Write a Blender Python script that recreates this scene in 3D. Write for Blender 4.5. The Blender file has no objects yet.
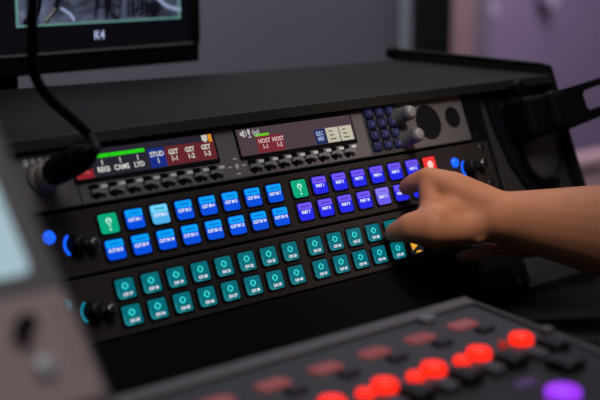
import bpy, bmesh, math, random
from mathutils import Vector, Matrix
random.seed(7)
PI = math.pi
C = bpy.context.scene.collection
Z0 = 860.0                       # height of the key panel's middle above the floor, mm

def V(x, y, z): return Vector((x/1000, y/1000, (z+Z0)/1000))

# ------------------------------------------------------------------ camera
cam_d = bpy.data.cameras.new('camera'); cam = bpy.data.objects.new('camera', cam_d); C.objects.link(cam)
right = Vector((0.7285, -0.6851, 0.0002)); up = Vector((0.1390, 0.1482, 0.9791)); back = Vector((-0.6708, -0.7132, 0.2032))
M4 = Matrix((right, up, back)).transposed().to_4x4(); M4.translation = V(-642.44, -693.17, 197.84)
cam.matrix_world = M4
cam_d.sensor_width = 36; cam_d.lens = 78; cam_d.clip_start = 0.02; cam_d.clip_end = 50
cam_d.dof.use_dof = True; cam_d.dof.focus_distance = 0.975; cam_d.dof.aperture_fstop = 5.4
bpy.context.scene.camera = cam

# ------------------------------------------------------------------ world, lights, exposure
w = bpy.data.worlds.new('world'); bpy.context.scene.world = w; w.use_nodes = True
w.node_tree.nodes['Background'].inputs[0].default_value = (0.55, 0.52, 0.62, 1)
w.node_tree.nodes['Background'].inputs[1].default_value = 0.035
def area(name, loc, target, size, power, col, sy=None):
    d = bpy.data.lights.new(name, 'AREA'); d.energy = power; d.color = col; d.size = size
    if sy: d.shape = 'RECTANGLE'; d.size_y = sy
    o = bpy.data.objects.new(name, d); C.objects.link(o); o.location = loc
    o.rotation_euler = (target-loc).to_track_quat('-Z', 'Y').to_euler(); return o
area('ceiling_lamp_warm', V(-250, -600, 1150), V(0, -60, 0), 0.6, 5.3, (1.0, 0.95, 0.92))
sd = bpy.data.lights.new('added_hand_spot', 'SPOT'); sd.energy = 5.2; sd.color = (1.0, .84, .7); sd.spot_size = math.radians(34); sd.spot_blend = 1; sd.shadow_soft_size = .05  # added spot with no fixture; brightens the hand, fades along the arm
so = bpy.data.objects.new('added_hand_spot', sd); C.objects.link(so); so.location = V(40, -300, 420); so.rotation_euler = (V(108, -50, 0)-so.location).to_track_quat('-Z', 'Y').to_euler()
area('ceiling_lamp_cool', V(900, 300, 1400), V(0, 0, 0), 0.6, 1.6, (0.9, 0.9, 1.0))
area('studio_spot_purple', V(2900, 1300, 1500), V(3900, 2700, -200), 1.2, 56, (0.9, 0.78, 1.0))
area('studio_wall_light', V(700, 700, 1300), V(1400, 1500, -40), 0.8, 20.0, (0.92, 0.93, 1.0))
vs = bpy.context.scene.view_settings
bpy.context.scene.display_settings.display_device = 'sRGB'
vs.view_transform = 'Standard'; vs.look = 'None'; vs.gamma = 1; vs.use_curve_mapping = False; vs.exposure = 0.0

# ------------------------------------------------------------------ materials
def srgb(c):
    return tuple(((x/255/12.92) if x/255 <= .04045 else ((x/255+.055)/1.055)**2.4) for x in c)+(1,)
MATS = {}
def mat(name, col, rough=.5, metal=0, bump=0, bscale=200, var=0, spec=None, sss=0, coat=0):
    if name in MATS: return MATS[name]
    m = bpy.data.materials.new(name); m.use_nodes = True; nt = m.node_tree; b = nt.nodes['Principled BSDF']
    b.inputs['Base Color'].default_value = srgb(col); b.inputs['Roughness'].default_value = rough
    b.inputs['Metallic'].default_value = metal
    if spec is not None: b.inputs['Specular IOR Level'].default_value = spec
    if coat: b.inputs['Coat Weight'].default_value = coat; b.inputs['Coat Roughness'].default_value = .15
    if sss:
        b.inputs['Subsurface Weight'].default_value = sss; b.inputs['Subsurface Radius'].default_value = (1, .35, .2)
        b.inputs['Subsurface Scale'].default_value = .004
    if bump or var:
        tc = nt.nodes.new('ShaderNodeTexCoord'); n = nt.nodes.new('ShaderNodeTexNoise')
        n.inputs['Scale'].default_value = bscale; n.inputs['Detail'].default_value = 5
        nt.links.new(tc.outputs['Object'], n.inputs['Vector'])
        if bump:
            bp = nt.nodes.new('ShaderNodeBump'); bp.inputs['Strength'].default_value = bump; bp.inputs['Distance'].default_value = .001
            nt.links.new(n.outputs['Fac'], bp.inputs['Height']); nt.links.new(bp.outputs['Normal'], b.inputs['Normal'])
        if var:
            n2 = nt.nodes.new('ShaderNodeTexNoise'); n2.inputs['Scale'].default_value = bscale/6; n2.inputs['Detail'].default_value = 3
            nt.links.new(tc.outputs['Object'], n2.inputs['Vector'])
            mx = nt.nodes.new('ShaderNodeMix'); mx.data_type = 'RGBA'
            c = srgb(col); mx.inputs['A'].default_value = tuple(x*(1-var) for x in c[:3])+(1,); mx.inputs['B'].default_value = tuple(min(1, x*(1+var)) for x in c[:3])+(1,)
            nt.links.new(n2.outputs['Fac'], mx.inputs['Factor']); nt.links.new(mx.outputs['Result'], b.inputs['Base Color'])
    MATS[name] = m; return m
def glow(name, col, s=1.0, base=(8, 8, 10), rough=.25):
    if name in MATS: return MATS[name]
    m = mat(name, base, rough); b = m.node_tree.nodes['Principled BSDF']
    b.inputs['Emission Color'].default_value = srgb(col); b.inputs['Emission Strength'].default_value = s; return m

BLK = mat('black_plastic', (21, 21, 22), .42, spec=.25, bump=.08, bscale=900)
FACE = mat('black_faceplate', (58, 52, 52), .5, spec=.2, bump=.06, bscale=1500)
WELL = mat('key_well_black', (9, 9, 10), .3)
CAP = mat('gloss_key_housing', (24, 24, 27), .2)
GREYF = mat('grey_faceplate', (118, 115, 118), .5, bump=.06, bscale=1200)
BEZ = mat('display_bezel', (16, 15, 20), .3)
LEVER = mat('lever_plastic', (140, 140, 144), .35)
SILVER = mat('brushed_silver', (185, 185, 190), .3, 1)
STEEL = mat('dark_steel', (120, 120, 125), .3, 1)
LID = mat('textured_lid', (29, 29, 27), .5, spec=.14, bump=.5, bscale=450, var=.2)
CASE = mat('case_side', (38, 37, 38), .55, spec=.2, bump=.2, bscale=500)
RUB = mat('black_rubber', (8, 8, 9), .6, spec=.2)
PRINT = mat('white_print', (225, 225, 226), .6)

# ------------------------------------------------------------------ mesh helpers (all in mm; local frame x right, z up, -y outward)
S = .001
def link(name, bm, m, parent=None, loc=None, smooth=False):
    me = bpy.data.meshes.new(name); bm.to_mesh(me); bm.free(); me.materials.append(m)
    if smooth:
        for p in me.polygons: p.use_smooth = True
    return linkme(name, me, parent, loc)
def linkme(name, me, parent=None, loc=None):
    o = bpy.data.objects.new(name, me); C.objects.link(o)
    if parent is not None: o.parent = parent
    if loc is not None: o.location = Vector(loc)*S
    return o
def tag(o, label, cat, group=None):
    o['label'] = label; o['category'] = cat
    if group: o['group'] = group
    return o
def empty(name, loc, rot=(0, 0, 0)):
    o = bpy.data.objects.new(name, None); C.objects.link(o); o.location = loc; o.rotation_euler = rot; o.empty_display_size = .02; return o
def box(bm, x0, x1, y0, y1, z0, z1, bev=0, seg=2):
    r = bmesh.ops.create_cube(bm, size=1)['verts']
    for v in r: v.co = Vector((x0+(v.co.x+.5)*(x1-x0), y0+(v.co.y+.5)*(y1-y0), z0+(v.co.z+.5)*(z1-z0)))*S
    if bev:
        es = list({e for v in r for e in v.link_edges})
        bmesh.ops.bevel(bm, geom=es, offset=bev*S, segments=seg, affect='EDGES', profile=.5)
    return bm
def BX(*a, **k): return box(bmesh.new(), *a, **k)
def rr(w_, h, r, seg=4, cx=0, cz=0, rbl=None):
    pts = []
    for k, (sx, sz, a0) in enumerate(((1, 1, 0), (-1, 1, 90), (-1, -1, 180), (1, -1, 270))):
        q = rbl if (rbl is not None and k == 2) else r
        for i in range(seg+1):
            a = math.radians(a0+90*i/seg)
            pts.append((cx+sx*(w_/2-q)+q*math.cos(a), cz+sz*(h/2-q)+q*math.sin(a)))
    return pts
def prism(bm, pts, y0, y1, cham=0):
    """solid from outline in x,z between depth y0 (front) and y1 (back)"""
    cx = sum(p[0] for p in pts)/len(pts); cz = sum(p[1] for p in pts)/len(pts)
    def ring(y, k=1):
        out = []
        for x, z in pts:
            d = math.hypot(x-cx, z-cz) or 1
            out.append(bm.verts.new(Vector((cx+(x-cx)*(1-k/d), y, cz+(z-cz)*(1-k/d)))*S))
        return out
    rings = [ring(y1, 0)]
    if cham: rings += [ring(y0+cham, 0), ring(y0, cham)]
    else: rings += [ring(y0, 0)]
    n = len(pts)
    for a, b in zip(rings, rings[1:]):
        for i in range(n): bm.faces.new((a[i], b[i], b[(i+1) % n], a[(i+1) % n]))
    bm.faces.new(rings[-1]); bm.faces.new(list(reversed(rings[0])))
    bmesh.ops.recalc_face_normals(bm, faces=bm.faces)
    return bm
def PR(*a, **k): return prism(bmesh.new(), *a, **k)
def circ(r, n=28, cx=0, cz=0, sz=1): return [(cx+r*math.cos(2*PI*i/n), cz+r*sz*math.sin(2*PI*i/n)) for i in range(n)]
def lathe(bm, prof, n=28, c=(0, 0), axis='y'):
    """prof: list of (radius, y) front to back, revolved about the local y axis at x,z = c"""
    rings = []
    for r, y in prof:
        rings.append([bm.verts.new(Vector((c[0]+r*math.cos(2*PI*i/n), y, c[1]+r*math.sin(2*PI*i/n)))*S) for i in range(n)])
    for a, b in zip(rings, rings[1:]):
        for i in range(n): bm.faces.new((a[i], a[(i+1) % n], b[(i+1) % n], b[i]))
    bm.faces.new(rings[0]); bm.faces.new(rings[-1])
    bmesh.ops.recalc_face_normals(bm, faces=bm.faces); return bm
def LA(*a, **k): return lathe(bmesh.new(), *a, **k)
def arcband(bm, r0, r1, a0, a1, y0, y1, c=(0, 0), n=20):
    pts = [(c[0]+r1*math.cos(math.radians(a0+(a1-a0)*i/n)), c[1]+r1*math.sin(math.radians(a0+(a1-a0)*i/n))) for i in range(n+1)]
    inn = [(c[0]+r0*math.cos(math.radians(a0+(a1-a0)*i/n)), c[1]+r0*math.sin(math.radians(a0+(a1-a0)*i/n))) for i in range(n+1)]
    def vv(p, y): return bm.verts.new(Vector((p[0], y, p[1]))*S)
    A = [vv(p, y0) for p in pts]; B = [vv(p, y0) for p in inn]; A2 = [vv(p, y1) for p in pts]; B2 = [vv(p, y1) for p in inn]
    for i in range(n):
        bm.faces.new((A[i], A[i+1], B[i+1], B[i])); bm.faces.new((A2[i], B2[i], B2[i+1], A2[i+1]))
        bm.faces.new((A[i], A2[i], A2[i+1], A[i+1])); bm.faces.new((B[i], B[i+1], B2[i+1], B2[i]))
    bm.faces.new((A[0], B[0], B2[0], A2[0])); bm.faces.new((A[n], A2[n], B2[n], B[n]))
    bmesh.ops.recalc_face_normals(bm, faces=bm.faces); return bm
def tube(bm, path, r, n=12, sub=6, rads=None):
    P = [Vector(p) for p in path]; Q = []; Rr = []
    for i in range(len(P)-1):
        p0 = P[max(i-1, 0)]; p1 = P[i]; p2 = P[i+1]; p3 = P[min(i+2, len(P)-1)]
        for k in range(sub):
            t = k/sub
            Q.append(.5*((2*p1)+(p2-p0)*t+(2*p0-5*p1+4*p2-p3)*t*t+(3*p1-p0-3*p2+p3)*t**3))
            Rr.append(r if rads is None else rads[i]*(1-t)+rads[i+1]*t)
    Q.append(P[-1]); Rr.append(r if rads is None else rads[-1])
    prev = None; N = None
    for i, q in enumerate(Q):
        T = (Q[min(i+1, len(Q)-1)]-Q[max(i-1, 0)]).normalized()
        if N is None: N = T.orthogonal().normalized()
        N = (N-T*N.dot(T)).normalized(); Bn = T.cross(N)
        ring = [bm.verts.new((q+(N*math.cos(2*PI*k/n)+Bn*math.sin(2*PI*k/n))*Rr[i])*S) for k in range(n)]
        if prev:
            for k in range(n): bm.faces.new((prev[k], prev[(k+1) % n], ring[(k+1) % n], ring[k]))
        else: bm.faces.new(list(reversed(ring)))
        prev = ring
    bm.faces.new(prev); bmesh.ops.recalc_face_normals(bm, faces=bm.faces); return bm
TX = {}
def text_me(s, size, m, sx=1, bold=0):
    k = (s, size, m.name, sx, bold)
    if k in TX: return TX[k]
    cu = bpy.data.curves.new('lettering', 'FONT'); cu.body = s; cu.size = size*S; cu.align_x = 'CENTER'; cu.align_y = 'CENTER'
    cu.resolution_u = 2; cu.extrude = .00005; cu.offset = bold*S; cu.space_line = .95
    o = bpy.data.objects.new('lettering', cu); C.objects.link(o)
    dg = bpy.context.evaluated_depsgraph_get(); dg.update()
    me = bpy.data.meshes.new_from_object(o.evaluated_get(dg)); bpy.data.objects.remove(o)
    for v in me.vertices: v.co = Vector((v.co.x*sx, -v.co.z, v.co.y))
    me.materials.clear(); me.materials.append(m); TX[k] = me; return me

# ------------------------------------------------------------------ room
WALLG = mat('grey_partition_paint', (104, 103, 112), .7, var=.08, bscale=20)
def struct(o): o['kind'] = 'structure'; return o
def wbox(name, x0, x1, y0, y1, z0, z1, m, parent=None, bev=0):
    return link(name, BX(x0, x1, y0, y1, z0+Z0, z1+Z0, bev=bev), m, parent)
struct(wbox('floor', -2500, 5200, -2500, 3000, -Z0-50, -Z0, mat('dark_floor', (50, 48, 52), .6, var=.2, bscale=30)))
struct(wbox('wall_back', 300, 1765, 1500, 1560, -Z0, 1700, WALLG))
struct(wbox('trim_1', 1765, 1790, 1490, 1560, -Z0, 1700, mat('pale_edge_strip', (160, 166, 176), .5)))
struct(wbox('trim_2', 1790, 1912, 1460, 1560, -Z0, 1700, mat('black_door_post', (12, 12, 14), .5)))
struct(wbox('wall_studio', 900, 5200, 2700, 2760, -Z0, 1700, mat('lilac_wall', (132, 118, 142), .8, var=.15, bscale=6)))

# ------------------------------------------------------------------ desk
DESK = mat('black_desk_laminate', (18, 17, 18), .5, spec=.2, bump=.15, bscale=400)
t = empty('desk', V(0, 0, -112)); tag(t, 'large black desk top carrying the whole control console', 'desk')
def wpart(name, bm_pts_box, m, parent, bev=0):
    x0, x1, y0, y1, z0, z1 = bm_pts_box; L = parent.location*1000
    o = link(name, BX(x0-L.x, x1-L.x, y0-L.y, y1-L.y, z0+Z0-L.z, z1+Z0-L.z, bev=bev), m, parent); return o
wpart('desk_top', (-600, 560, -520, 425, -142, -112.5), DESK, t, bev=3)
for x in (-560, 520):
    for y in (-480, 385): wpart('leg', (x-25, x+25, y-25, y+25, -Z0+.5, -142), DESK, t)

# ------------------------------------------------------------------ console case that holds the rack panels
TH = math.radians(-22.5)
ROT = (TH, 0, 0)
MR = Matrix.Rotation(TH, 3, 'X')
def PW(u, out, v):               # panel coordinates -> world mm
    return MR @ Vector((u, -out, v))
case = empty('rack_console_case', V(0, 40, -112)); tag(case, 'black sloping desktop rack case housing the lit key panels', 'console case')
CL = Vector((0, 40, -112))
def cpoly(name, verts, faces, m, parent=case, bev=0):
    bm = bmesh.new(); vs_ = [bm.verts.new((Vector(v)-CL)*S) for v in verts]
    for f in faces: bm.faces.new([vs_[i] for i in f])
    bmesh.ops.recalc_face_normals(bm, faces=bm.faces)
    if bev: bmesh.ops.bevel(bm, geom=list(bm.edges), offset=bev*S, segments=2, affect='EDGES', profile=.5)
    return link(name, bm, m, parent)
HEXF = [(0, 1, 2, 3), (4, 7, 6, 5), (0, 4, 5, 1), (1, 5, 6, 2), (2, 6, 7, 3), (3, 7, 4, 0)]
ztop = 67
yf = 28
# lid: front edge follows the rack, slightly overhanging
cpoly('lid', [(-340, yf-4, ztop-5), (349, yf-4, ztop-5), (349, 214, ztop-5), (-340, 300, ztop-5),
              (-340, yf-4, ztop), (349, yf-4, ztop), (349, 214, ztop), (-340, 300, ztop)], HEXF, LID, bev=.8)
cpoly('lid_lip', [(-340, 19, 59.5), (349, 19, 59.5), (349, 23.8, 61.5), (-340, 23.8, 61.5), (-340, 23, 67.2), (349, 23, 67.2), (349, 27, 67.2), (-340, 27, 67.2)], HEXF, mat('lip_grey', (40, 39, 37), .55, spec=.15, bump=.25, bscale=450), bev=.8)
def sidepanel(x0, x1, name='side_panel', topz=74, yb=222):
    a = PW(0, 6, -116); pro = [(a.y, a.z), (yb, -112), (yb, topz), (31, topz-1), (25, topz-7)]
    vs_ = [(x0, y, z) for y, z in pro]+[(x1, y, z) for y, z in pro]; n = len(pro)
    fs = [tuple(range(n)), tuple(range(2*n-1, n-1, -1))]+[(i, i+n, (i+1) % n+n, (i+1) % n) for i in range(n)]
    return cpoly(name, vs_, fs, CASE, bev=.8)
sp = sidepanel(349.5, 354.5)
sidepanel(-345, -340.5, yb=300)
bm = tube(bmesh.new(), [Vector(p)-CL for p in ((352, 224, 76), (352, 150, 76), (352, 60, 75), (352, 31, 74), (352.5, 24, 66), (352.5, 0, 5), (352.5, -42, -98))], 2.4, n=8, sub=5)
link('edge_trim', bm, RUB, sp, smooth=True)
bm = LA([(1, -6), (5, -5), (6.5, -3), (6.5, 4), (4, 6)], n=20); 
o = link('corner_cap', bm, RUB, sp, smooth=True); o.location = (Vector((350, 222, 74))-CL)*S
cpoly('base', [(-340, -36, -112), (349, -36, -112), (349, 210, -112), (-340, 290, -112), (-340, -36, -106), (349, -36, -106), (349, 210, -106), (-340, 290, -106)], HEXF, CASE)
cpoly('back_panel', [(-340, 294, -106), (349, 208, -106), (349, 213, -106), (-340, 299, -106), (-340, 294, 61), (349, 208, 61), (349, 213, 61), (-340, 299, 61)], HEXF, CASE)
def ppart(name, bm, m, parent, smooth=False):   # bm modelled in panel coords, put under an Empty in world axes
    bmesh.ops.transform(bm, matrix=Matrix.Translation(-Vector(parent.location)+Vector((0, 0, Z0*S))) @ MR.to_4x4(), verts=bm.verts)
    return link(name, bm, m, parent, smooth=smooth)
# filler cheeks beside the rack opening (right one in view, left one hidden mostly)
fil = ppart('filler_panel', BX(247.5, 349, 7, 11, -112, 67, bev=.6), mat('filler_grey', (64, 63, 65), .55, bump=.2, bscale=500), case)
ppart('filler_panel', BX(-340, -247.5, 6, 10, -114, 67, bev=.6), CASE, case)
for x0, x1 in ((241.8, 247), (-247, -241.8)):
    ppart('rack_rail', BX(x0, x1, 2.5, 24, -108, 66.5, bev=.5), mat('rail_black', (16, 16, 17), .4), case)
ppart('dish', LA([(16, 1), (22, 2.5), (25.5, 4.5), (26, 6.9)], c=(314, 2), n=36), mat('dish_grey', (84, 84, 87), .5), case, smooth=True)
bm = arcband(bmesh.new(), 27, 33, 120, 290, 0, 6.9, c=(314, 2), n=24)
ppart('dish_ring', bm, RUB, case)
ppart('strap', PR([(258, 64), (275, 64), (277, 30), (285, 2), (298, -20), (318, -33), (308, -44), (284, -32), (268, -4), (260, 30)], 3.5, 6.9, cham=.6), mat('strap_navy', (20, 20, 30), .55, spec=.2), case)

# mounting arm clamped on the case cheek
arm = empty('mounting_arm', V(*PW(312, 0, 30)))
tag(arm, 'black slotted metal bracket arm clamped to the right end of the case', 'bracket')
ppart('clamp_body', BX(274, 306, -26, 6.8, 14, 50, bev=5), RUB, arm)
ppart('clamp_body', BX(298, 318, -36, -20, 16, 50, bev=5), RUB, arm)
ppart('clamp_knob', LA([(5, -20), (7, -19), (7.5, -12), (4, -11), (4, 5.8)], c=(283, 60), n=18), RUB, arm, smooth=True)
pts = [(305, 17), (318, 14), (372, 21), (470, 36), (470, 68), (386, 56.5), (330, 51), (305, 49)]
slot = [(349, 31), (352, 28), (373, 30), (455, 42), (455, 60), (383, 50), (352, 46), (348.5, 43)]
bm = bmesh.new()
for y0 in (0,):
    O_ = [[bm.verts.new(Vector((x, y, z))*S) for x, z in pts] for y in (-33, -25)]
    I_ = [[bm.verts.new(Vector((x, y, z))*S) for x, z in slot] for y in (-33, -25)]
    for k in (0, 1):
        for i in range(8): bm.faces.new((O_[k][i], O_[k][(i+1) % 8], I_[k][(i+1) % 8], I_[k][i]))
    for L_ in (O_, I_):
        for i in range(8): bm.faces.new((L_[0][i], L_[0][(i+1) % 8], L_[1][(i+1) % 8], L_[1][i]))
bmesh.ops.recalc_face_normals(bm, faces=bm.faces)
ppart('slotted_bracket', bm, RUB, arm)

# ------------------------------------------------------------------ rack panels
def screws(root):
    for su in (-1, 1):
        for z in (-15.9, 15.9):
            s = link('screw', LA([(1, -2.4), (3.4, -2), (4, -1), (4.2, 0)], n=14), STEEL, root, (su*232, 0, z), smooth=True)
def rack_root(name, v, label, cat, group=None):
    r = empty(name, V(*PW(0, -4.9 if name == 'intercom_panel' else -3.5, v)), ROT); return tag(r, label, cat, group)

# --- key building blocks (shared meshes)
def me_of(bm, name, m):
    me = bpy.data.meshes.new(name); bm.to_mesh(me); bm.free(); me.materials.append(m); return me
K_HOUSE = me_of(PR(rr(17.4, 15.8, 2.6), -.9, 0, cham=.5), 'key', CAP)
def scr(m): return me_of(PR(rr(14.3, 13.3, 1.5, rbl=2.7), -1.6, -.9, cham=.25), 'screen', m)
def band(m): return me_of(PR(rr(13.8, 4.9, 1.0), -1.68, -1.6), 'header_band', m)
def dash(m): return me_of(PR(rr(8.5, .7, .3), -1.74, -1.68), 'header_line', m)
def icon_refresh():
    bm = bmesh.new()
    arcband(bm, 1.6, 2.3, 40, 170, -1.72, -1.6, n=9); arcband(bm, 1.6, 2.3, 220, 350, -1.72, -1.6, n=9)
    prism(bm, [(.7, .9), (2.9, .9), (2.2, -.7)], -1.72, -1.6); prism(bm, [(-.7, -.9), (-2.9, -.9), (-2.2, .7)], -1.72, -1.6)
    return bm
def icon_bulb():
    bm = bmesh.new(); arcband(bm, 1.1, 2.2, -50, 230, -1.72, -1.6, c=(0, 1.6), n=12)
    prism(bm, rr(.9, 2.6, .2, cz=-1), -1.72, -1.6); prism(bm, circ(.75, 10, 0, -4.2), -1.72, -1.6); return bm
WHT = glow('legend_white', (235, 240, 250), 1.0)
M_REF = None
kinds = {
 'blue':   dict(s=scr(glow('lcd_blue', (0, 78, 222), 1)), b=band(glow('lcd_blue_band', (0, 158, 244), 1)), d=dash(glow('dash_blue', (0, 90, 200), 1))),
 'light':  dict(s=scr(glow('lcd_pale_blue', (78, 178, 236), 1)), b=band(glow('lcd_pale_band', (110, 212, 250), 1)), d=dash(glow('dash_pale', (30, 110, 160), 1))),
 'purple': dict(s=scr(glow('lcd_violet_blue', (34, 40, 232), 1)), b=band(glow('lcd_violet_band', (112, 84, 238), 1)), d=dash(glow('dash_violet', (60, 40, 190), 1))),
 'lilac':  dict(s=scr(glow('lcd_lilac', (104, 92, 236), 1)), b=band(glow('lcd_lilac_band', (140, 122, 246), 1)), d=dash(glow('dash_lilac', (80, 60, 200), 1))),
 'green':  dict(s=scr(glow('lcd_green', (4, 166, 124), 1))),
 'red':    dict(s=scr(glow('lcd_red', (238, 52, 52), 1))),
 'teal':   dict(s=scr(glow('lcd_teal', (0, 106, 118), .95))),
 'off': dict(s=scr(mat('lcd_off', (16, 20, 22), .3))),
 'orange': dict(s=scr(glow('lcd_orange_off', (30, 34, 36), .8))),
}
ICB = me_of(icon_bulb(), 'icon', glow('icon_mint', (190, 250, 225), 1))
ICR = me_of(icon_refresh(), 'icon', glow('icon_cyan', (60, 238, 236), 1))
ICRED = me_of(PR(circ(3.4, 16), -1.72, -1.6), 'icon', glow('icon_pink', (255, 205, 195), 1))
ICO = me_of(prism(PR([(-6.2, 5), (3.4, 1), (-5.4, -3)], -1.72, -1.6), rr(6, 1.3, .4, cz=-4.8, cx=1), -1.72, -1.6), 'icon', glow('icon_orange', (244, 170, 50), 1))
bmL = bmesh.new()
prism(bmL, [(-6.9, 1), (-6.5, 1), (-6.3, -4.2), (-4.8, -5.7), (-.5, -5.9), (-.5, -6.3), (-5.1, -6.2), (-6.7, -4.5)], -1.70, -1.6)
EDGE = me_of(bmL, 'painted_glint', glow('painted_glint_cyan', (60, 175, 180), .8))  # glowing L strip paints the highlight along the key's glass edge
def add_key(root, kind, x, z, legend=None):
    k = linkme('key', K_HOUSE, root, (x, -2, z))
    kd = kinds[kind]
    k['label'] = {'blue': 'blue lit key', 'light': 'pale blue lit key', 'purple': 'violet blue lit key', 'lilac': 'lilac lit key', 'green': 'green lit key with bulb icon',
                  'red': 'red lit key', 'teal': 'teal lit key with circular arrows', 'orange': 'dark key with orange triangle', 'off': 'unlit black key'}[kind]
    linkme('screen', kd['s'], k)
    if 'b' in kd:
        linkme('header_band', kd['b'], k, (0, 0, 3.9)); linkme('header_line', kd['d'], k, (0, 0, 3.8))
    if kind == 'green': linkme('icon', ICB, k)
    if kind == 'red': linkme('icon', ICRED, k)
    if kind == 'orange': linkme('icon', ICO, k)
    if kind == 'teal': linkme('icon', ICR, k, (-.3, 0, 1.7)); linkme('painted_glint', EDGE, k)
    if legend:
        if kind == 'teal': linkme('legend', text_me(legend, 2.9, WHT, bold=.1), k, (.5, -1.66, -3.9))
        else: linkme('legend', text_me(legend, 3.2, WHT, sx=.86, bold=.1), k, (-.3, -1.66, -.6))
def dial(root, x, z, ringm):
    d = link('dial', LA([(1.5, -11), (4.8, -10.6), (5.6, -9.4), (5.6, -3.4), (7, -2)], n=24), BLK, root, (x, 0, z), smooth=True)
    link('glow_ring', arcband(bmesh.new(), 7.2, 8.6, 120, 225, -2.8, -1.9, n=30), ringm, d)
    link('index_mark', BX(2, 4.8, -11.2, -10.2, -1.1, 1.1), SILVER, d)
def pilot(root, x, z, m, r=3.2):
    link('pilot_light', LA([(1, -4.5), (r*.8, -4), (r, -2.8), (r, -2)], n=16), m, root, (x, 0, z), smooth=True)
def posts(root, x, z):
    link('thumbscrew', LA([(2, -10), (4, -9.5), (4.2, -5), (3, -4.5), (3, 0)], n=14), STEEL, root, (x, 0, z), smooth=True)
PITCH, GAP, ROWH = 21.12, 4.02, 17.81
LEDB = glow('led_blue', (16, 92, 255), 1.5); LEDT = glow('led_teal', (10, 150, 175), .7)
def key_panel(v, label, rows, ringm):
    r = rack_root('key_panel', v, label, 'control panel')
    link('faceplate', BX(-241.3, 241.3, -2, 1.5, -21.3, 21.3, bev=.8), FACE, r)
    bm = bmesh.new()
    link('chassis', BX(-218, 218, 1.6, 60, -20, 20), BLK, r)
    well = bmesh.new()
    for j, row in enumerate(rows):
        for i, (kind, leg) in enumerate(row):
            x = i*PITCH+(GAP if i > 7 else 0)-160.42; z = ROWH/2*(1-2*j)
            prism(well, rr(18.4, 16.6, 2.8, cx=x, cz=z), -2.06, -1.9)
            add_key(r, kind, x, z, leg)
    link('key_surround', well, WELL, r)
    dial(r, -189, -1, ringm); dial(r, 207, 0, ringm)
    pilot(r, -206.5, 7, ringm, 4.4); pilot(r, 192, 7, ringm, 4.2)
    posts(r, -178.5, -3); posts(r, 221, 1)
    screws(r)
    return r
row1 = [('green', None)]+[('light' if i == 2 else 'blue', 'CUT IN %d' % i) for i in range(1, 8)]+[('green', None)]+[('purple', 'PART %d' % i) for i in range(1, 7)]+[('red', None)]
row2 = [('blue', 'CUT IN %d' % (8+i)) for i in range(8)]+[('lilac' if i == 4 else 'purple', 'PART %d' % (7+i)) for i in range(8)]
row3 = [('teal', 'CH %d' % (i+17)) for i in range(16)]
row4 = [('teal', 'CH %d' % (i+33)) for i in range(13)]+[('orange', None)]+[('off', None), ('off', None)]
key_panel(0, 'black rack panel of blue, green and violet lit keys, the upper of two', [row1, row2], LEDB)
key_panel(-44.45, 'black rack panel of teal lit keys with circular arrow icons, the lower of two', [row3, row4], LEDT)
bl = rack_root('blank_panel', -88.9, 'plain black rack blanking panel below the teal lit keys', 'panel')
link('faceplate', BX(-241.3, 241.3, -2, 1.5, -22.1, 21.9, bev=.5), mat('blank_plate_black', (17, 16, 17), .5, spec=.2), bl); screws(bl)

# ------------------------------------------------------------------ intercom panel at the top of the rack
ic = rack_root('intercom_panel', 44.45, 'grey rack intercom panel with two displays, lever keys and a keypad', 'intercom')
IV = 44.45
link('faceplate', BX(-222, 222, -4, 1.5, -20.6, 21.9, bev=1.2), GREYF, ic)
for s_ in (-1, 1): link('rack_ear', BX(min(s_*222.3, s_*241.3), max(s_*222.3, s_*241.3), -2.2, 1.5, -21.9, 21.9, bev=.5), BLK, ic)
link('chassis', BX(-218, 218, 1.6, 120, -20, 20), BLK, ic)
link('top_strip', BX(-221, 100, -4.6, -4, 17.2, 21.6, bev=.2), mat('top_strip_black', (18, 18, 20), .4), ic)
link('seam', BX(-176.6, -175.8, -4.1, -3.9, -21, -6), WELL, ic)
DM = mat('display_glass', (30, 26, 34), .15)
def display(x0, x1, z0, z1, base):
    d = link('display', PR(rr(x1-x0+4, z1-z0+5.5, 1.5, cx=0, cz=0), -4.9, -4, cham=.4), BEZ, ic, ((x0+x1)/2, 0, (z0+z1)/2-IV))
    link('display_screen', BX(-(x1-x0)/2, (x1-x0)/2, -5.2, -4.9, -(z1-z0)/2, (z1-z0)/2), base, d)
    return d, (x0+x1)/2, (z0+z1)/2
DS = glow('display_backlight_dark', (44, 40, 54), .8, rough=.2)
DS2 = glow('display_backlight_plum', (84, 68, 76), .8, rough=.2)
d1, ax, az = display(-176, -56.5, 40.5, 59.5, DS)
T1 = glow('display_text', (225, 222, 215), .9)
def cell(d, ax, az, x0, x1, z0, z1, col, nm):
    return link('display_cell', BX(x0-ax, x1-ax, -5.3, -5.2, z0-az, z1-az), glow('cell_'+nm, col, .85), d)
def dt(d, ax, az, s, x, z, size=4.6, m=T1, sx=.95): return linkme('display_text', text_me(s, size, m, sx=sx, bold=.1), d, (x-ax, -5.36, z-az))
cell(d1, ax, az, -176, -162.5, 40.7, 49.5, (150, 36, 44), 'red'); dt(d1, ax, az, 'PVM', -169.5, 45.2, 4.6, glow('text_pink', (250, 96, 96), .9))
for k, s_ in enumerate(('REGI', 'CAMS', 'LYD')):
    x = -154.0+14.6*k
    cell(d1, ax, az, x-7.2, x+6.9, 53.2, 55.8, (40, 222, 20), 'green'); dt(d1, ax, az, '1\n'+s_, x, 47.4, 5.0)
cell(d1, ax, az, -115.5, -101.6, 41, 54.6, (22, 48, 140), 'blue'); dt(d1, ax, az, 'STUD\n1', -108.4, 47.8, 5.0)
cell(d1, ax, az, -101.5, -57, 41, 54.6, (106, 38, 44), 'maroon')
for k in range(3): dt(d1, ax, az, 'GST\n1-%d' % (k+1), -94.2+14.6*k, 47.8, 5.0)
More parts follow.
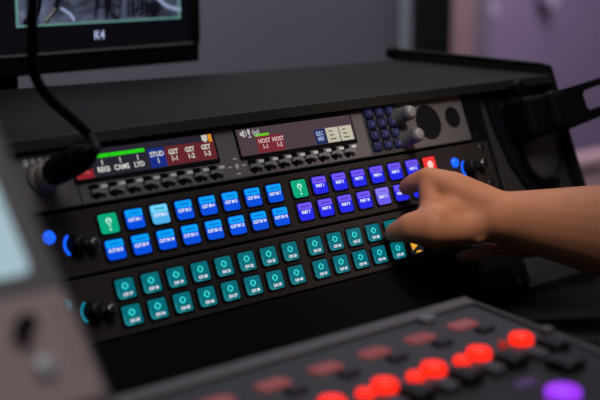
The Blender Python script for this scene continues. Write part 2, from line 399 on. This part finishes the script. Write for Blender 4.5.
link('display_icon', PR([(-66.6-ax, 59-az), (-61.6-ax, 59-az), (-61.6-ax, 55.5-az), (-64-ax, 53.4-az), (-66.6-ax, 55.5-az)], -5.3, -5.2), glow('icon_white', (205, 205, 195), .9), d1)
cell(d1, ax, az, -60.8, -57.6, 53.6, 59.2, (236, 150, 30), 'orange')
d2, bx_, bz = display(-34, 84, 39.5, 59.5, DS2)
cell(d2, bx_, bz, -17.5, 9.5, 39.8, 52.6, (128, 44, 52), 'host_red')
cell(d2, bx_, bz, -17.5, -3.5, 52.6, 54.4, (110, 214, 40), 'lime')
for k in range(2): dt(d2, bx_, bz, 'HOST\n1-%d' % (k+1), -9.8+13.8*k, 46.4, 4.7, glow('text_rose', (226, 190, 190), .9))
cell(d2, bx_, bz, 41.5, 53.4, 39.8, 51.5, (40, 50, 100), 'navy'); dt(d2, bx_, bz, 'EZC\n003', 47.2, 45.8, 4.4, glow('text_paleblue', (170, 190, 240), .9))
for k in range(2):
    x = 54+14.6*k
    cell(d2, bx_, bz, x, x+13.6, 39.8, 51.5, (206, 200, 178), 'cream')
    for q in range(3): link('display_mark', BX(x+3-bx_, x+9-q-bx_, -5.36, -5.3, 42+3.2*q-bz, 42.8+3.2*q-bz), glow('mark_dark', (70, 64, 60), .6), d2)
# speaker, microphone and antenna symbols
SYM = glow('symbol_white', (200, 196, 200), .85)
bm = prism(bmesh.new(), [(-31-bx_, 54.6-bz), (-29.4-bx_, 54.6-bz), (-27-bx_, 52.8-bz), (-27-bx_, 59-bz), (-29.4-bx_, 57.2-bz), (-31-bx_, 57.2-bz)], -5.3, -5.2)
arcband(bm, 2.2, 2.9, -50, 50, -5.3, -5.2, c=(-27.6-bx_, 55.9-bz), n=8)
prism(bm, rr(2.2, 4, 1, cx=-22.3-bx_, cz=57-bz), -5.3, -5.2); prism(bm, rr(.7, 2.6, .2, cx=-22.3-bx_, cz=54-bz), -5.3, -5.2); prism(bm, rr(3, .7, .2, cx=-22.3-bx_, cz=52.8-bz), -5.3, -5.2)
for r_ in (1.2, 2.6):
    arcband(bm, r_, r_+.6, -45, 45, -5.3, -5.2, c=(-15.6-bx_, 56-bz), n=6); arcband(bm, r_, r_+.6, 135, 225, -5.3, -5.2, c=(-15.6-bx_, 56-bz), n=6)
prism(bm, rr(.8, 4, .2, cx=-15.6-bx_, cz=54.6-bz), -5.3, -5.2)
link('display_symbol', bm, SYM, d2)
# lever keys
LW = me_of(prism(PR(rr(8.6, 4.0, 1.9, seg=6, cx=-1.6, cz=2.4), -4.15, -3.9), circ(2.8, 16, -1.2, -3.4), -4.15, -3.9), 'lever_key', WELL)  # slot above; the lower black disc paints shade under the paddle
bmv = prism(bmesh.new(), [(-5.6, -2.2), (-3, -1.6), (1, -2.6), (4, -3.6), (6.2, -3.4), (5.4, -.5), (6.8, 2.6), (3.4, 2.2), (0, 0.6), (-5.4, .6)], -7.4, -4.2, cham=.6)
LV = me_of(bmv, 'lever', LEVER)
LT = me_of(BX(-2.6, 2.6, -7.9, -7.2, -1.2, 1.2, bev=.3), 'caption_window', mat('caption_plastic', (245, 245, 248), .35))
for x0, stp in ((-163, 14.45), (-24.2, 13.85)):
    for k in range(8):
        h = linkme('lever_key', LW, ic, (x0+stp*k, 0, 32.0-IV))
        linkme('lever', LV, h); linkme('caption_window', LT, h, (4.4, 0, 1.6))
# small pad symbol between displays
bm = PR([(-2.2, 0), (0, 2.6), (2.2, 0), (0, -2.6)], -4.1, -4)
for x, z in ((-6.5, 0), (6.5, 0), (0, 5.6), (0, -5.6)): prism(bm, rr(4.2, 1.1, .4, cx=x, cz=z), -4.1, -4)
link('pad_symbol', bm, PRINT, ic, (-40.5, 0, 33.2-IV))
for x in (-210, -204.5, -199, -193.5): link('printed_mark', BX(x-1.7, x+1.7, -4.2, -4, 10, 14.6), PRINT, ic)
# keypad
link('keypad_surround', PR(rr(40, 40, 2, cx=118, cz=45-IV), -4.3, -4, cham=.1), mat('keypad_surround', (74, 74, 78), .5), ic)
KP = me_of(PR(rr(8.0, 6.8, 1.6), -6.4, -4.2, cham=.8), 'keypad_button', glow('keypad_blue', (40, 44, 92), .35, base=(34, 35, 54), rough=.4))
KPW = me_of(PR(rr(11.4, 9.0, 2.4), -4.45, -4.25), 'keypad_well', WELL)
KPT = {}
for r_ in range(4):
    for c_ in range(3):
        b = linkme('keypad_button', KP, ic, (105.8+12.3*c_, 0, 58.6-9.15*r_-IV))
        linkme('keypad_well', KPW, b)
        s_ = '123456789*0#'[r_*3+c_]
        linkme('digit', text_me(s_, 4.2, glow('digit_blue', (120, 126, 200), .6)), b, (0, -6.46, 0))
for x, z in ((137.5, 52.0), (139.5, 33.0)):
    kn = link('volume_knob', LA([(2, -21), (5.2, -20.6), (6, -19.5), (6.2, -18), (6.6, -7), (8.3, -5.5), (8.3, -4)], n=26), mat('knob_grey', (92, 92, 96), .45), ic, (x, 0, z-IV), smooth=True)
    link('knob_tip', LA([(1, -23), (4, -22.6), (5, -21.4), (5, -20.6)], n=22), mat('knob_tip_pale', (150, 150, 154), .4), kn, smooth=True)
def grille(x, z, r, nm):
    bm = PR(circ(r, 36), -4.35, -4, cham=.2)
    g = link(nm, bm, mat('grille_black', (12, 12, 13), .5, bump=.6, bscale=900), ic, (x, 0, z-IV))
    bm = bmesh.new(); st = 2.6
    n = int(r/st)+1
    for i in range(-n, n+1):
        for j in range(-n, n+1):
            px = (i+.5*(j % 2))*st; pz = j*st*.87
            if math.hypot(px, pz) < r-1.8: prism(bm, circ(.75, 6, px, pz), -4.5, -4.3)
    link('mesh_dots', bm, mat('grille_mesh', (34, 34, 36), .5), g)
grille(173.5, 44.5, 15, 'speaker_grille'); grille(205, 45.6, 9.2, 'microphone_grille')
link('jack_collar', LA([(8.0, -8.1), (9.2, -7.6), (10, -6), (11.5, -4)], c=(-200.7, 1.05), n=28), mat('jack_grey', (150, 146, 144), .35), ic, smooth=True)
screws(ic)

# ------------------------------------------------------------------ plug with cable
plug = empty('connector_plug', V(*PW(-200.7, 3.8, 45.5)), ROT)
tag(plug, 'black cable plug pushed into the left socket of the intercom panel', 'plug')
link('plug_body', LA([(8.4, -46), (9.2, -44), (9.2, -12), (8.6, -10)], n=26), RUB, plug, smooth=True)
link('strain_relief', LA([(4.0, -58), (5.5, -55), (8.2, -48), (8.4, -44)], n=22), RUB, plug, smooth=True)
link('plug_collar', LA([(8.2, -11), (8.8, -10), (8.8, -.6), (8, 0)], n=26), mat('collar_pale', (205, 190, 186), .35), plug, smooth=True)
e0 = PW(-200.7, 71, 45.5); L0 = PW(-200.7, 3.8, 45.5)
path = [PW(-200.7, 56, 45.5), PW(-200.9, 66, 46.5), (-167.5, 12.2, 66), (-185, 3, 79), (-204, -2.4, 93.5), (-216, -5.5, 107), (-222.5, -11, 121.7), (-226, -19, 134), (-232.1, -28, 146.5), (-239, -43, 170), (-246, -55, 200), (-252, -62, 260)]
Mi = MR.inverted()
link('cable', tube(bmesh.new(), [Mi @ (Vector(p)-L0) for p in path], 3.4, n=10), RUB, plug, smooth=True)

# ------------------------------------------------------------------ monitor behind the case
ML = Vector((50, 330, -112))
mon = empty('monitor', V(*ML)); tag(mon, 'black framed monitor showing a dark video picture behind the case', 'monitor')
def mp(name, bm, m, parent=mon): return link(name, bm, m, parent)
def mbx(x0, x1, y0, y1, z0, z1, bev=0): return BX(x0-ML.x, x1-ML.x, y0-ML.y, y1-ML.y, z0-ML.z, z1-ML.z, bev=bev)
MB_ = mat('monitor_black', (11, 11, 12), .35)
mp('housing', mbx(-320, 181, 334, 375, 69, 380, bev=2), MB_)
mp('chin', mbx(-320, 180, 329, 334, 69, 87, bev=1), MB_)
mp('chin_line', mbx(-320, 170, 326, 330, 87.2, 88.6), mat('chin_silver', (150, 146, 142), .35, .2))
mp('side_frame', mbx(172, 181, 328, 334, 87, 380, bev=1), MB_)
sc = mp('screen', mbx(-316, 172, 331.5, 334, 89, 376), glow('screen_black', (7, 8, 16), .8, rough=.3))
pic = mp('video_picture', mbx(-26, 156, 330.9, 331.5, 114, 340), glow('video_greyblue', (54, 58, 78), .9), sc)
nt = MATS['video_greyblue'].node_tree; b = nt.nodes['Principled BSDF']
tc = nt.nodes.new('ShaderNodeTexCoord'); no = nt.nodes.new('ShaderNodeTexNoise'); no.inputs['Scale'].default_value = 26; no.inputs['Detail'].default_value = 4; no.inputs['Distortion'].default_value = 1.2
cr = nt.nodes.new('ShaderNodeValToRGB'); cr.color_ramp.elements[0].position = .38; cr.color_ramp.elements[0].color = srgb((14, 15, 24)); cr.color_ramp.elements[1].position = .72; cr.color_ramp.elements[1].color = srgb((104, 112, 140))
nt.links.new(tc.outputs['Object'], no.inputs['Vector']); nt.links.new(no.outputs['Fac'], cr.inputs['Fac']); nt.links.new(cr.outputs['Color'], b.inputs['Emission Color'])
MINT = glow('mint_border', (96, 148, 140), .9)
bm = mbx(-26, 157.5, 330.2, 330.9, 112.6, 114.2)
for x in (-27, 155.8): box(bm, x-ML.x, x+2-ML.x, 330.2-ML.y, 330.9-ML.y, 112.4-ML.z, 342-ML.z)
mp('picture_border', bm, MINT, sc)
# sketchy chair and plant outlines and a curved pale table in the picture
def mt(path, r, m, nm): mp(nm, tube(bmesh.new(), [(x-ML.x, 330.6-ML.y, z-ML.z) for x, z in path], r, n=6, sub=3), m, sc)
DK = glow('outline_dark', (8, 8, 12), .8); PL = glow('outline_pale', (150, 165, 200), .9)
mt([(58, 116), (60, 126), (74, 129), (86, 125), (84, 116)], .9, DK, 'picture_outline')
mt([(60, 126), (60, 138), (76, 141), (86, 137), (86, 125)], 1.2, DK, 'picture_outline')
mt([(72, 129), (70, 117)], .9, DK, 'picture_outline'); mt([(76, 141), (74, 129)], .9, DK, 'picture_outline')
for k in range(7):
    x = 96+3.4*k; mt([(x, 116+k % 2*2), (x+3*math.sin(k*2.1), 128+3*math.cos(k)), (x+2-2*math.sin(k), 142)], 1.3, DK, 'picture_outline')
mt([(100, 121), (108, 124), (120, 122)], 1.3, DK, 'picture_outline')
mt([(120, 146), (130, 134), (142, 125), (158, 121)], 1.6, PL, 'picture_outline')
mt([(-20, 116), (-6, 124), (-2, 140)], 2.6, DK, 'picture_outline'); mt([(2, 116), (14, 128), (18, 142)], 2.6, DK, 'picture_outline')
mt([(20, 128), (30, 122), (34, 116)], 1.2, PL, 'picture_outline')
linkme('screen_text', text_me('K4', 11.5, glow('text_k4', (200, 208, 255), 1), sx=.9, bold=0), sc, (62-ML.x, 331.3-ML.y, 101-ML.z))
mp('stand_neck', mbx(-60, -20, 342, 368, -104, 130, bev=2), MB_)
mp('stand_foot', mbx(-160, 80, 305, 420, -112, -104, bev=2), MB_)

# ------------------------------------------------------------------ grey touch unit in the left foreground
UP_ = Vector((0, .6129971, .79008515)); NU = Vector((0, -.79008515, .6129971)); PU0 = Vector((-315, -129, 106)); KU = .81; CW_ = Vector((-642.44, -693.17, 197.84)); PU = CW_+(PU0-CW_)*KU
DL = Vector((-460, -250, -112)); unit = empty('touch_controller', V(*DL))
tag(unit, 'grey wedge shaped controller with pale blue screen and knobs at the left edge', 'controller')
HG = mat('controller_grey', (96, 93, 96), .6, bump=.1, bscale=600)
HP = mat('controller_lower_grey', (168, 146, 148), .6, bump=.1, bscale=600)
top = PU+UP_*40*KU; bot = PU-UP_*152*KU
pro = [(top.y, top.z), (bot.y, bot.z), (bot.y-1, bot.z-6), (bot.y+4, -112), (top.y+60, -112), (top.y+60, top.z-14), (top.y+16, top.z)]
bm = bmesh.new(); A = [bm.verts.new((Vector((PU.x, y, z))-DL)*S) for y, z in pro]; B_ = [bm.verts.new((Vector((PU.x-170, y, z))-DL)*S) for y, z in pro]
bm.faces.new(A); bm.faces.new(list(reversed(B_)))
for i in range(7): bm.faces.new((A[i], B_[i], B_[(i+1) % 7], A[(i+1) % 7]))
bmesh.ops.recalc_face_normals(bm, faces=bm.faces); bmesh.ops.bevel(bm, geom=list(bm.edges), offset=.004, segments=3, affect='EDGES', profile=.5)
link('housing', bm, HG, unit)
MU = Matrix(((1, 0, 0), (0, -NU.y, UP_.y), (0, -NU.z, UP_.z))).to_4x4()   # local x, y(into), z(up the face)
def up_part(name, bm, m, parent=unit, smooth=False):
    MM = MU @ Matrix.Scale(KU, 4); MM.translation = (PU-DL)*S
    bmesh.ops.transform(bm, matrix=MM, verts=bm.verts); return link(name, bm, m, parent, smooth=smooth)
up_part('control_deck', PR(rr(196, 56, 5, cx=-103, cz=-121), -2.2, 0, cham=1), HP)
up_part('screen', PR(rr(170, 100, 4, cx=-101.5, cz=-32), -1.2, 0, cham=.4), glow('controller_lcd', (165, 192, 202), .95))
up_part('joystick', LA([(2, -12), (4.5, -11.5), (5.2, -9), (4, -2.2)], c=(-34, -109), n=20), RUB, smooth=True)
up_part('round_button', LA([(3, -4.4), (6, -4), (6.6, -2.2)], c=(-29.5, -129), n=22), mat('button_silver', (176, 178, 186), .4, .3), smooth=True)
bm = bmesh.new()
for k in range(4): prism(bm, rr(2, 5.5, .6, cx=-12.5, cz=-104-9*k), -2.3, -2.2)
up_part('printed_legend', bm, mat('legend_brown', (110, 98, 104), .7))

# ------------------------------------------------------------------ foreground control surface with red buttons
BLc = Vector((-110, -230, -112)); brd = empty('mixer_surface', V(*BLc))
tag(brd, 'dark control surface with glowing red round buttons in the front foreground', 'mixer')
def bpoly(name, pts, z0, z1, m, bev=0, parent=brd):
    bm = bmesh.new(); A = [bm.verts.new((Vector((x, y, z0))-BLc)*S) for x, y in pts]; B_ = [bm.verts.new((Vector((x, y, z1))-BLc)*S) for x, y in pts]
    n = len(pts); bm.faces.new(A); bm.faces.new(B_)
    for i in range(n): bm.faces.new((A[i], A[(i+1) % n], B_[(i+1) % n], B_[i]))
    bmesh.ops.recalc_face_normals(bm, faces=bm.faces)
    if bev: bmesh.ops.bevel(bm, geom=list(bm.edges), offset=bev*S, segments=2, affect='EDGES', profile=.5)
    return link(name, bm, m, parent)
SURF = mat('mixer_surface_grey', (56, 56, 65), .5, var=.1, bscale=80); FR = mat('mixer_frame_grey', (100, 96, 101), .5)
bpoly('housing', [(-310, -138), (31, -143), (2, -280), (-24, -400), (-310, -400)], -154.2, -53, BLK, bev=1)
bpoly('deck', [(-306, -146), (24, -150), (-4, -276), (-30, -394), (-306, -394)], -52.9, -51, SURF)
bpoly('frame_rail', [(-310, -138), (31, -143), (26, -156), (-310, -152)], -52.9, -48.5, FR, bev=1)
bpoly('frame_rail', [(31.5, -144), (2.5, -280), (-23.5, -400), (-30, -400), (-4, -280), (25, -157)], -52.9, -49.5, mat('frame_dark', (62, 61, 65), .5), bev=.6)
bpoly('lower_deck', [(-304, -239), (2, -239), (-6, -276), (-32, -392), (-304, -392)], -50.95, -50.4, mat('deck_black', (18, 18, 22), .4))
def bp(name, bm, m, x, y, z=-51, smooth=False):
    bmesh.ops.rotate(bm, verts=bm.verts, matrix=Matrix.Rotation(-PI/2, 3, 'X'))   # local -y (front) -> up
    o = link(name, bm, m, brd, (x-BLc.x, y-BLc.y, z-BLc.z), smooth=smooth); return o
RED = glow('lamp_red', (255, 34, 14), 1.6); RED2 = glow('lamp_red_dim', (214, 44, 34), .55); PUR = glow('lamp_purple', (150, 50, 235), 1.2)
DKC = mat('dark_key_cap', (22, 22, 26), .4); GKC = mat('grey_key_cap', (80, 80, 88), .45); RL = glow('label_red_dim', (176, 84, 84), .42, base=(90, 60, 62))
def up_lathe(r, h): return LA([(r*.4, -h), (r*.85, -h*.93), (r, -h*.7), (r, 0)], n=24)
brd.scale = (.88, .88, .88); brd.location = V(*(CW_+(BLc-CW_)*.88))
for k in range(6):
    x = -18-40.9*k
    bp('lit_button', up_lathe(7.4, 6), RED, x, -228, smooth=True)
    if k: bp('small_lit_button', up_lathe(5, 4), RED if k in (1, 2, 3, 4) else RED2, x-15.5, -228, smooth=True)
    else: bp('small_lit_button', up_lathe(2.6, 4), RED2, x-15.5, -226, smooth=True)
    bp('name_label', PR(rr(21, 12, 3), -1.6, 0, cham=.3), RL, x+.5, -181)
    bp('dark_key', PR(rr(15, 17, 2), -7, 0, cham=1.2), DKC, x+2, -250)
    bp('dark_key', PR(rr(13, 9, 2), -3, 0, cham=1), mat('plum_key_cap', (42, 38, 50), .5), x+3, -197)
    bp('grey_key', PR(rr(11, 14, 2), -5, 0, cham=1), GKC, x-17, -252)
bp('lit_button', up_lathe(10, 6), PUR, -78, -302, smooth=True)
bp('lit_button', PR(rr(15, 8, 2), -2, 0, cham=.4), glow('lamp_purple_dim', (90, 66, 120), .4, base=(60, 50, 70)), -78, -277)
bp('dark_key', PR(rr(18, 18, 2), -6, 0, cham=1.2), DKC, -38, -275)
bp('grey_key', PR(rr(16, 7, 2), -2, 0, cham=.4), GKC, -30, -262)
bp('corner_screw', LA([(2, -3.6), (4, -3), (4.6, 0)], n=18), mat('screw_grey', (100, 100, 106), .5), 8.5, -228, z=-50, smooth=True)
bp('grey_key', PR(rr(12, 10, 3), -4, 0, cham=1), mat('small_pad_grey', (126, 126, 134), .5), -28, -160)

# ------------------------------------------------------------------ person: forearm and hand
from mathutils import noise
def cap(bm, a, b, ra, rb, n=20, m=9):
    a = Vector(a); b = Vector(b); ax = b-a; L = ax.length
    if L < 1e-4: ax = Vector((0, 0, 1))
    ax.normalize(); N = ax.orthogonal().normalized(); Bn = ax.cross(N)
    rings = []
    sa = max(-.95, min(.95, (ra-rb)/max(L, 1e-3)))
    ang = math.asin(sa)
    for i in range(1, m): 
        t = -PI/2+(PI/2+ang)*i/(m-1); rings.append((a+ax*(ra*math.sin(t)), ra*math.cos(t)))
    for i in range(0, m-1):
        t = ang+(PI/2-ang)*i/(m-1); rings.append((b+ax*(rb*math.sin(t)), rb*math.cos(t)))
    prev = None
    for c, r in rings:
        ring = [bm.verts.new((c+(N*math.cos(2*PI*k/n)+Bn*math.sin(2*PI*k/n))*max(r, .05))*S) for k in range(n)]
        if prev:
            for k in range(n): bm.faces.new((prev[k], prev[(k+1) % n], ring[(k+1) % n], ring[k]))
        else: bm.faces.new(list(reversed(ring)))
        prev = ring
    bm.faces.new(prev)
def chain(bm, pts):
    for (a, ra), (b, rb) in zip(pts, pts[1:]): cap(bm, a, b, ra, rb)
J = dict(i1=(114.6, -12.2, -2.4), i2=(114.8, -20.3, 2.6), i3=(116.8, -31.6, 7.6), i4=(127.4, -48.6, 0.2),
 m1=(145.2, -14.5, -22.3), m2=(144.5, -18.0, -13.5), m3=(142.7, -27, -6.5), m4=(146.8, -46.1, -7.2),
 r1=(159.7, -22, -31.2), r2=(158.7, -26, -23), r3=(157.1, -31, -18.3), r4=(158.0, -45.3, -17),
 l1=(167, -26, -38), l2=(166, -31, -31.2), l4=(166.3, -45.5, -26.3),
 t1=(85.5, -26.0, -32.7), t2=(86.7, -33.2, -29.6), t3=(89.2, -40.2, -26.6), t4=(99.6, -52.5, -25.9), t5=(121.1, -62.5, -28.6), th=(109.6, -41.3, -11.6),
 w=(147.0, -71.0, -22.0), pc=(129.4, -50.1, -15.5), k1=(100, -57.5, -16.5), k2=(128.9, -72.2, -35.5), a1=(158.7, -86.5, -22.9), a2=(169.7, -107.0, -24.4), a3=(193.3, -141.5, -27.9), a4=(227.7, -190.4, -36.8), a5=(272.8, -264.7, -50.3))
bm = bmesh.new()
J_ = {k: Vector(v) for k, v in J.items()}
chain(bm, [(J_['i1'], 6.9), (J_['i2'], 7.8), (J_['i3'], 8.8), (J_['i4'], 13.6)])
chain(bm, [(J_['m1'], 6.8), (J_['m2'], 7.6), (J_['m3'], 8.8), (J_['m4'], 13)])
chain(bm, [(J_['r1'], 6.4), (J_['r2'], 7.2), (J_['r3'], 8.2), (J_['r4'], 12)])
chain(bm, [(J_['l1'], 5.6), (J_['l2'], 6.6), (J_['l4'], 11)])
chain(bm, [(J_['t1'], 7.8), (J_['t2'], 9.4), (J_['t3'], 11.8), (J_['t4'], 16.3), (J_['t5'], 13.5), (J_['w'], 16)])
chain(bm, [(J_['i3'], 8.4), (J_['th'], 8.6), (J_['t4'], 14)])
chain(bm, [(J_['k1'], 8), (J_['k2'], 6), (J_['w']+Vector((0, 0, -6)), 12)])
chain(bm, [(J_['i4'], 13.6), (J_['a1'], 17)])
chain(bm, [(J_['i4'], 13), (J_['pc'], 18), (J_['w'], 19)])
chain(bm, [(J_['m4'], 13), (J_['w'], 19)]); chain(bm, [(J_['r4'], 12), (J_['w'], 18)]); chain(bm, [(J_['l4'], 11), (J_['w'], 17)])
chain(bm, [(J_['t4'], 15.5), (J_['pc'], 17)])
chain(bm, [(J_['w'], 20), (J_['a1'], 22), (J_['a2'], 26.5), (J_['a3'], 35), (J_['a4'], 41), (J_['a5'], 45), (Vector((330, -350, -40)), 46), (Vector((370, -440, 60)), 50), (Vector((400, -500, 260)), 58)])
# other hand, resting low on the panel behind the forearm
oh = [((153.5, -38, -61), 5), ((157, -46, -59), 5.6), ((164, -58, -54), 6.2), ((180, -62, -50), 8), ((196, -62, -52), 14), ((225, -80, -46), 17), ((262, -115, -48), 24), ((300, -180, -50), 34), ((370, -290, -40), 42), ((420, -400, 20), 46), ((450, -480, 240), 56)]
chain(bm, [(Vector(p), r) for p, r in oh])
me = bpy.data.meshes.new('person'); bm.to_mesh(me); bm.free()
tmp = bpy.data.objects.new('person_tmp', me); C.objects.link(tmp)
md = tmp.modifiers.new('r', 'REMESH'); md.mode = 'VOXEL'; md.voxel_size = .0016; md.use_smooth_shade = True
ms = tmp.modifiers.new('s', 'SMOOTH'); ms.factor = .5; ms.iterations = 16
dg = bpy.context.evaluated_depsgraph_get(); dg.update()
me2 = bpy.data.meshes.new_from_object(tmp.evaluated_get(dg)); bpy.data.objects.remove(tmp)
for p in me2.polygons: p.use_smooth = True
me2.materials.clear()
SKIN = mat('skin', (184, 123, 92), .6, spec=.3, bump=.12, bscale=350, var=.12, sss=.12)
me2.materials.append(SKIN)
me2.transform(Matrix.Translation((0, 0, Z0*S)))
person = linkme('person', me2); tag(person, 'bare forearm and hand of a person reaching in from the right to press keys', 'person')
# nails
def nail(c, nrm, along, w_, l_):
    nrm = Vector(nrm).normalized(); along = Vector(along); along = (along-nrm*along.dot(nrm)).normalized(); sd = along.cross(nrm)
    bm = bmesh.new(); G = []
    for i in range(7):
        u = (i/6*2-1); row = []
        for j in range(6):
            q = (j/5*2-1); ww = w_*(1-.25*max(0, q)**2)
            row.append(bm.verts.new((Vector(c)+sd*(u*ww)+along*(q*l_)-nrm*(u*u*w_*.35)+nrm*.3+Vector((0, 0, Z0)))*S))
        G.append(row)
    for i in range(6):
        for j in range(5): bm.faces.new((G[i][j], G[i+1][j], G[i+1][j+1], G[i][j+1]))
    bmesh.ops.recalc_face_normals(bm, faces=bm.faces)
    link('nail', bm, mat('nail', (206, 160, 146), .3), person, smooth=True)
#nail(J_['i1']+Vector((-4.4, -5.0, 1.2)), (-.62, -.72, .22), J_['i1']-J_['i2'], 3.6, 4.2)

# ------------------------------------------------------------------ studio beyond
c_ = empty('studio_counter', V(3500, 2150, -Z0)); tag(c_, 'blurred pinkish beige counter beyond the right end of the case', 'counter')
CB = mat('counter_beige', (190, 160, 158), .6)
def sbx(root, L, x0, x1, y0, y1, z0, z1, nm, m, bev=4): link(nm, BX(x0-L.x, x1-L.x, y0-L.y, y1-L.y, z0-L.z, z1-L.z, bev=bev), m, root)
Lc = Vector((3500, 2150, -Z0))
sbx(c_, Lc, 3150, 3900, 1950, 2030, -635, -600, 'counter_top', CB); sbx(c_, Lc, 3170, 3870, 1970, 2020, -Z0, -635, 'counter_body', CB)
col = link('wood_pillar', BX(3040, 3227, 2450, 2540, 0, 2400, bev=5), mat('pinkish_wood', (134, 112, 108), .6, var=.2, bscale=12)); tag(col, 'pinkish brown wooden pillar right beside the black door post', 'pillar')
col = link('wall_panel', BX(3430, 3500, 2600, 2690, 0, 2400, bev=5), mat('grey_panel', (110, 104, 116), .7)); tag(col, 'narrow grey wall panel between the wooden pillar and the purple wall', 'panel')
for (x, y, z, r, lab) in ((3546, 2640, -110, 30, 'dim round studio lamp on the purple wall, nearer the wooden pillar'), (3949, 2640, -92, 32, 'dim round studio lamp on the purple wall, farther from the wooden pillar')):
    Lr = empty('round_lamp', V(x, y, z)); tag(Lr, lab, 'lamp')
    link('lamp_body', LA([(r*1.02, -20), (r*1.04, 0), (r*1.04, 60)], n=24), MATS['lilac_wall'], Lr, smooth=True)
    link('lamp_lens', LA([(r*.5, -26), (r, -22), (r, -18)], n=24), glow('lamp_lens_pale', (150, 132, 160), .8), Lr, smooth=True)
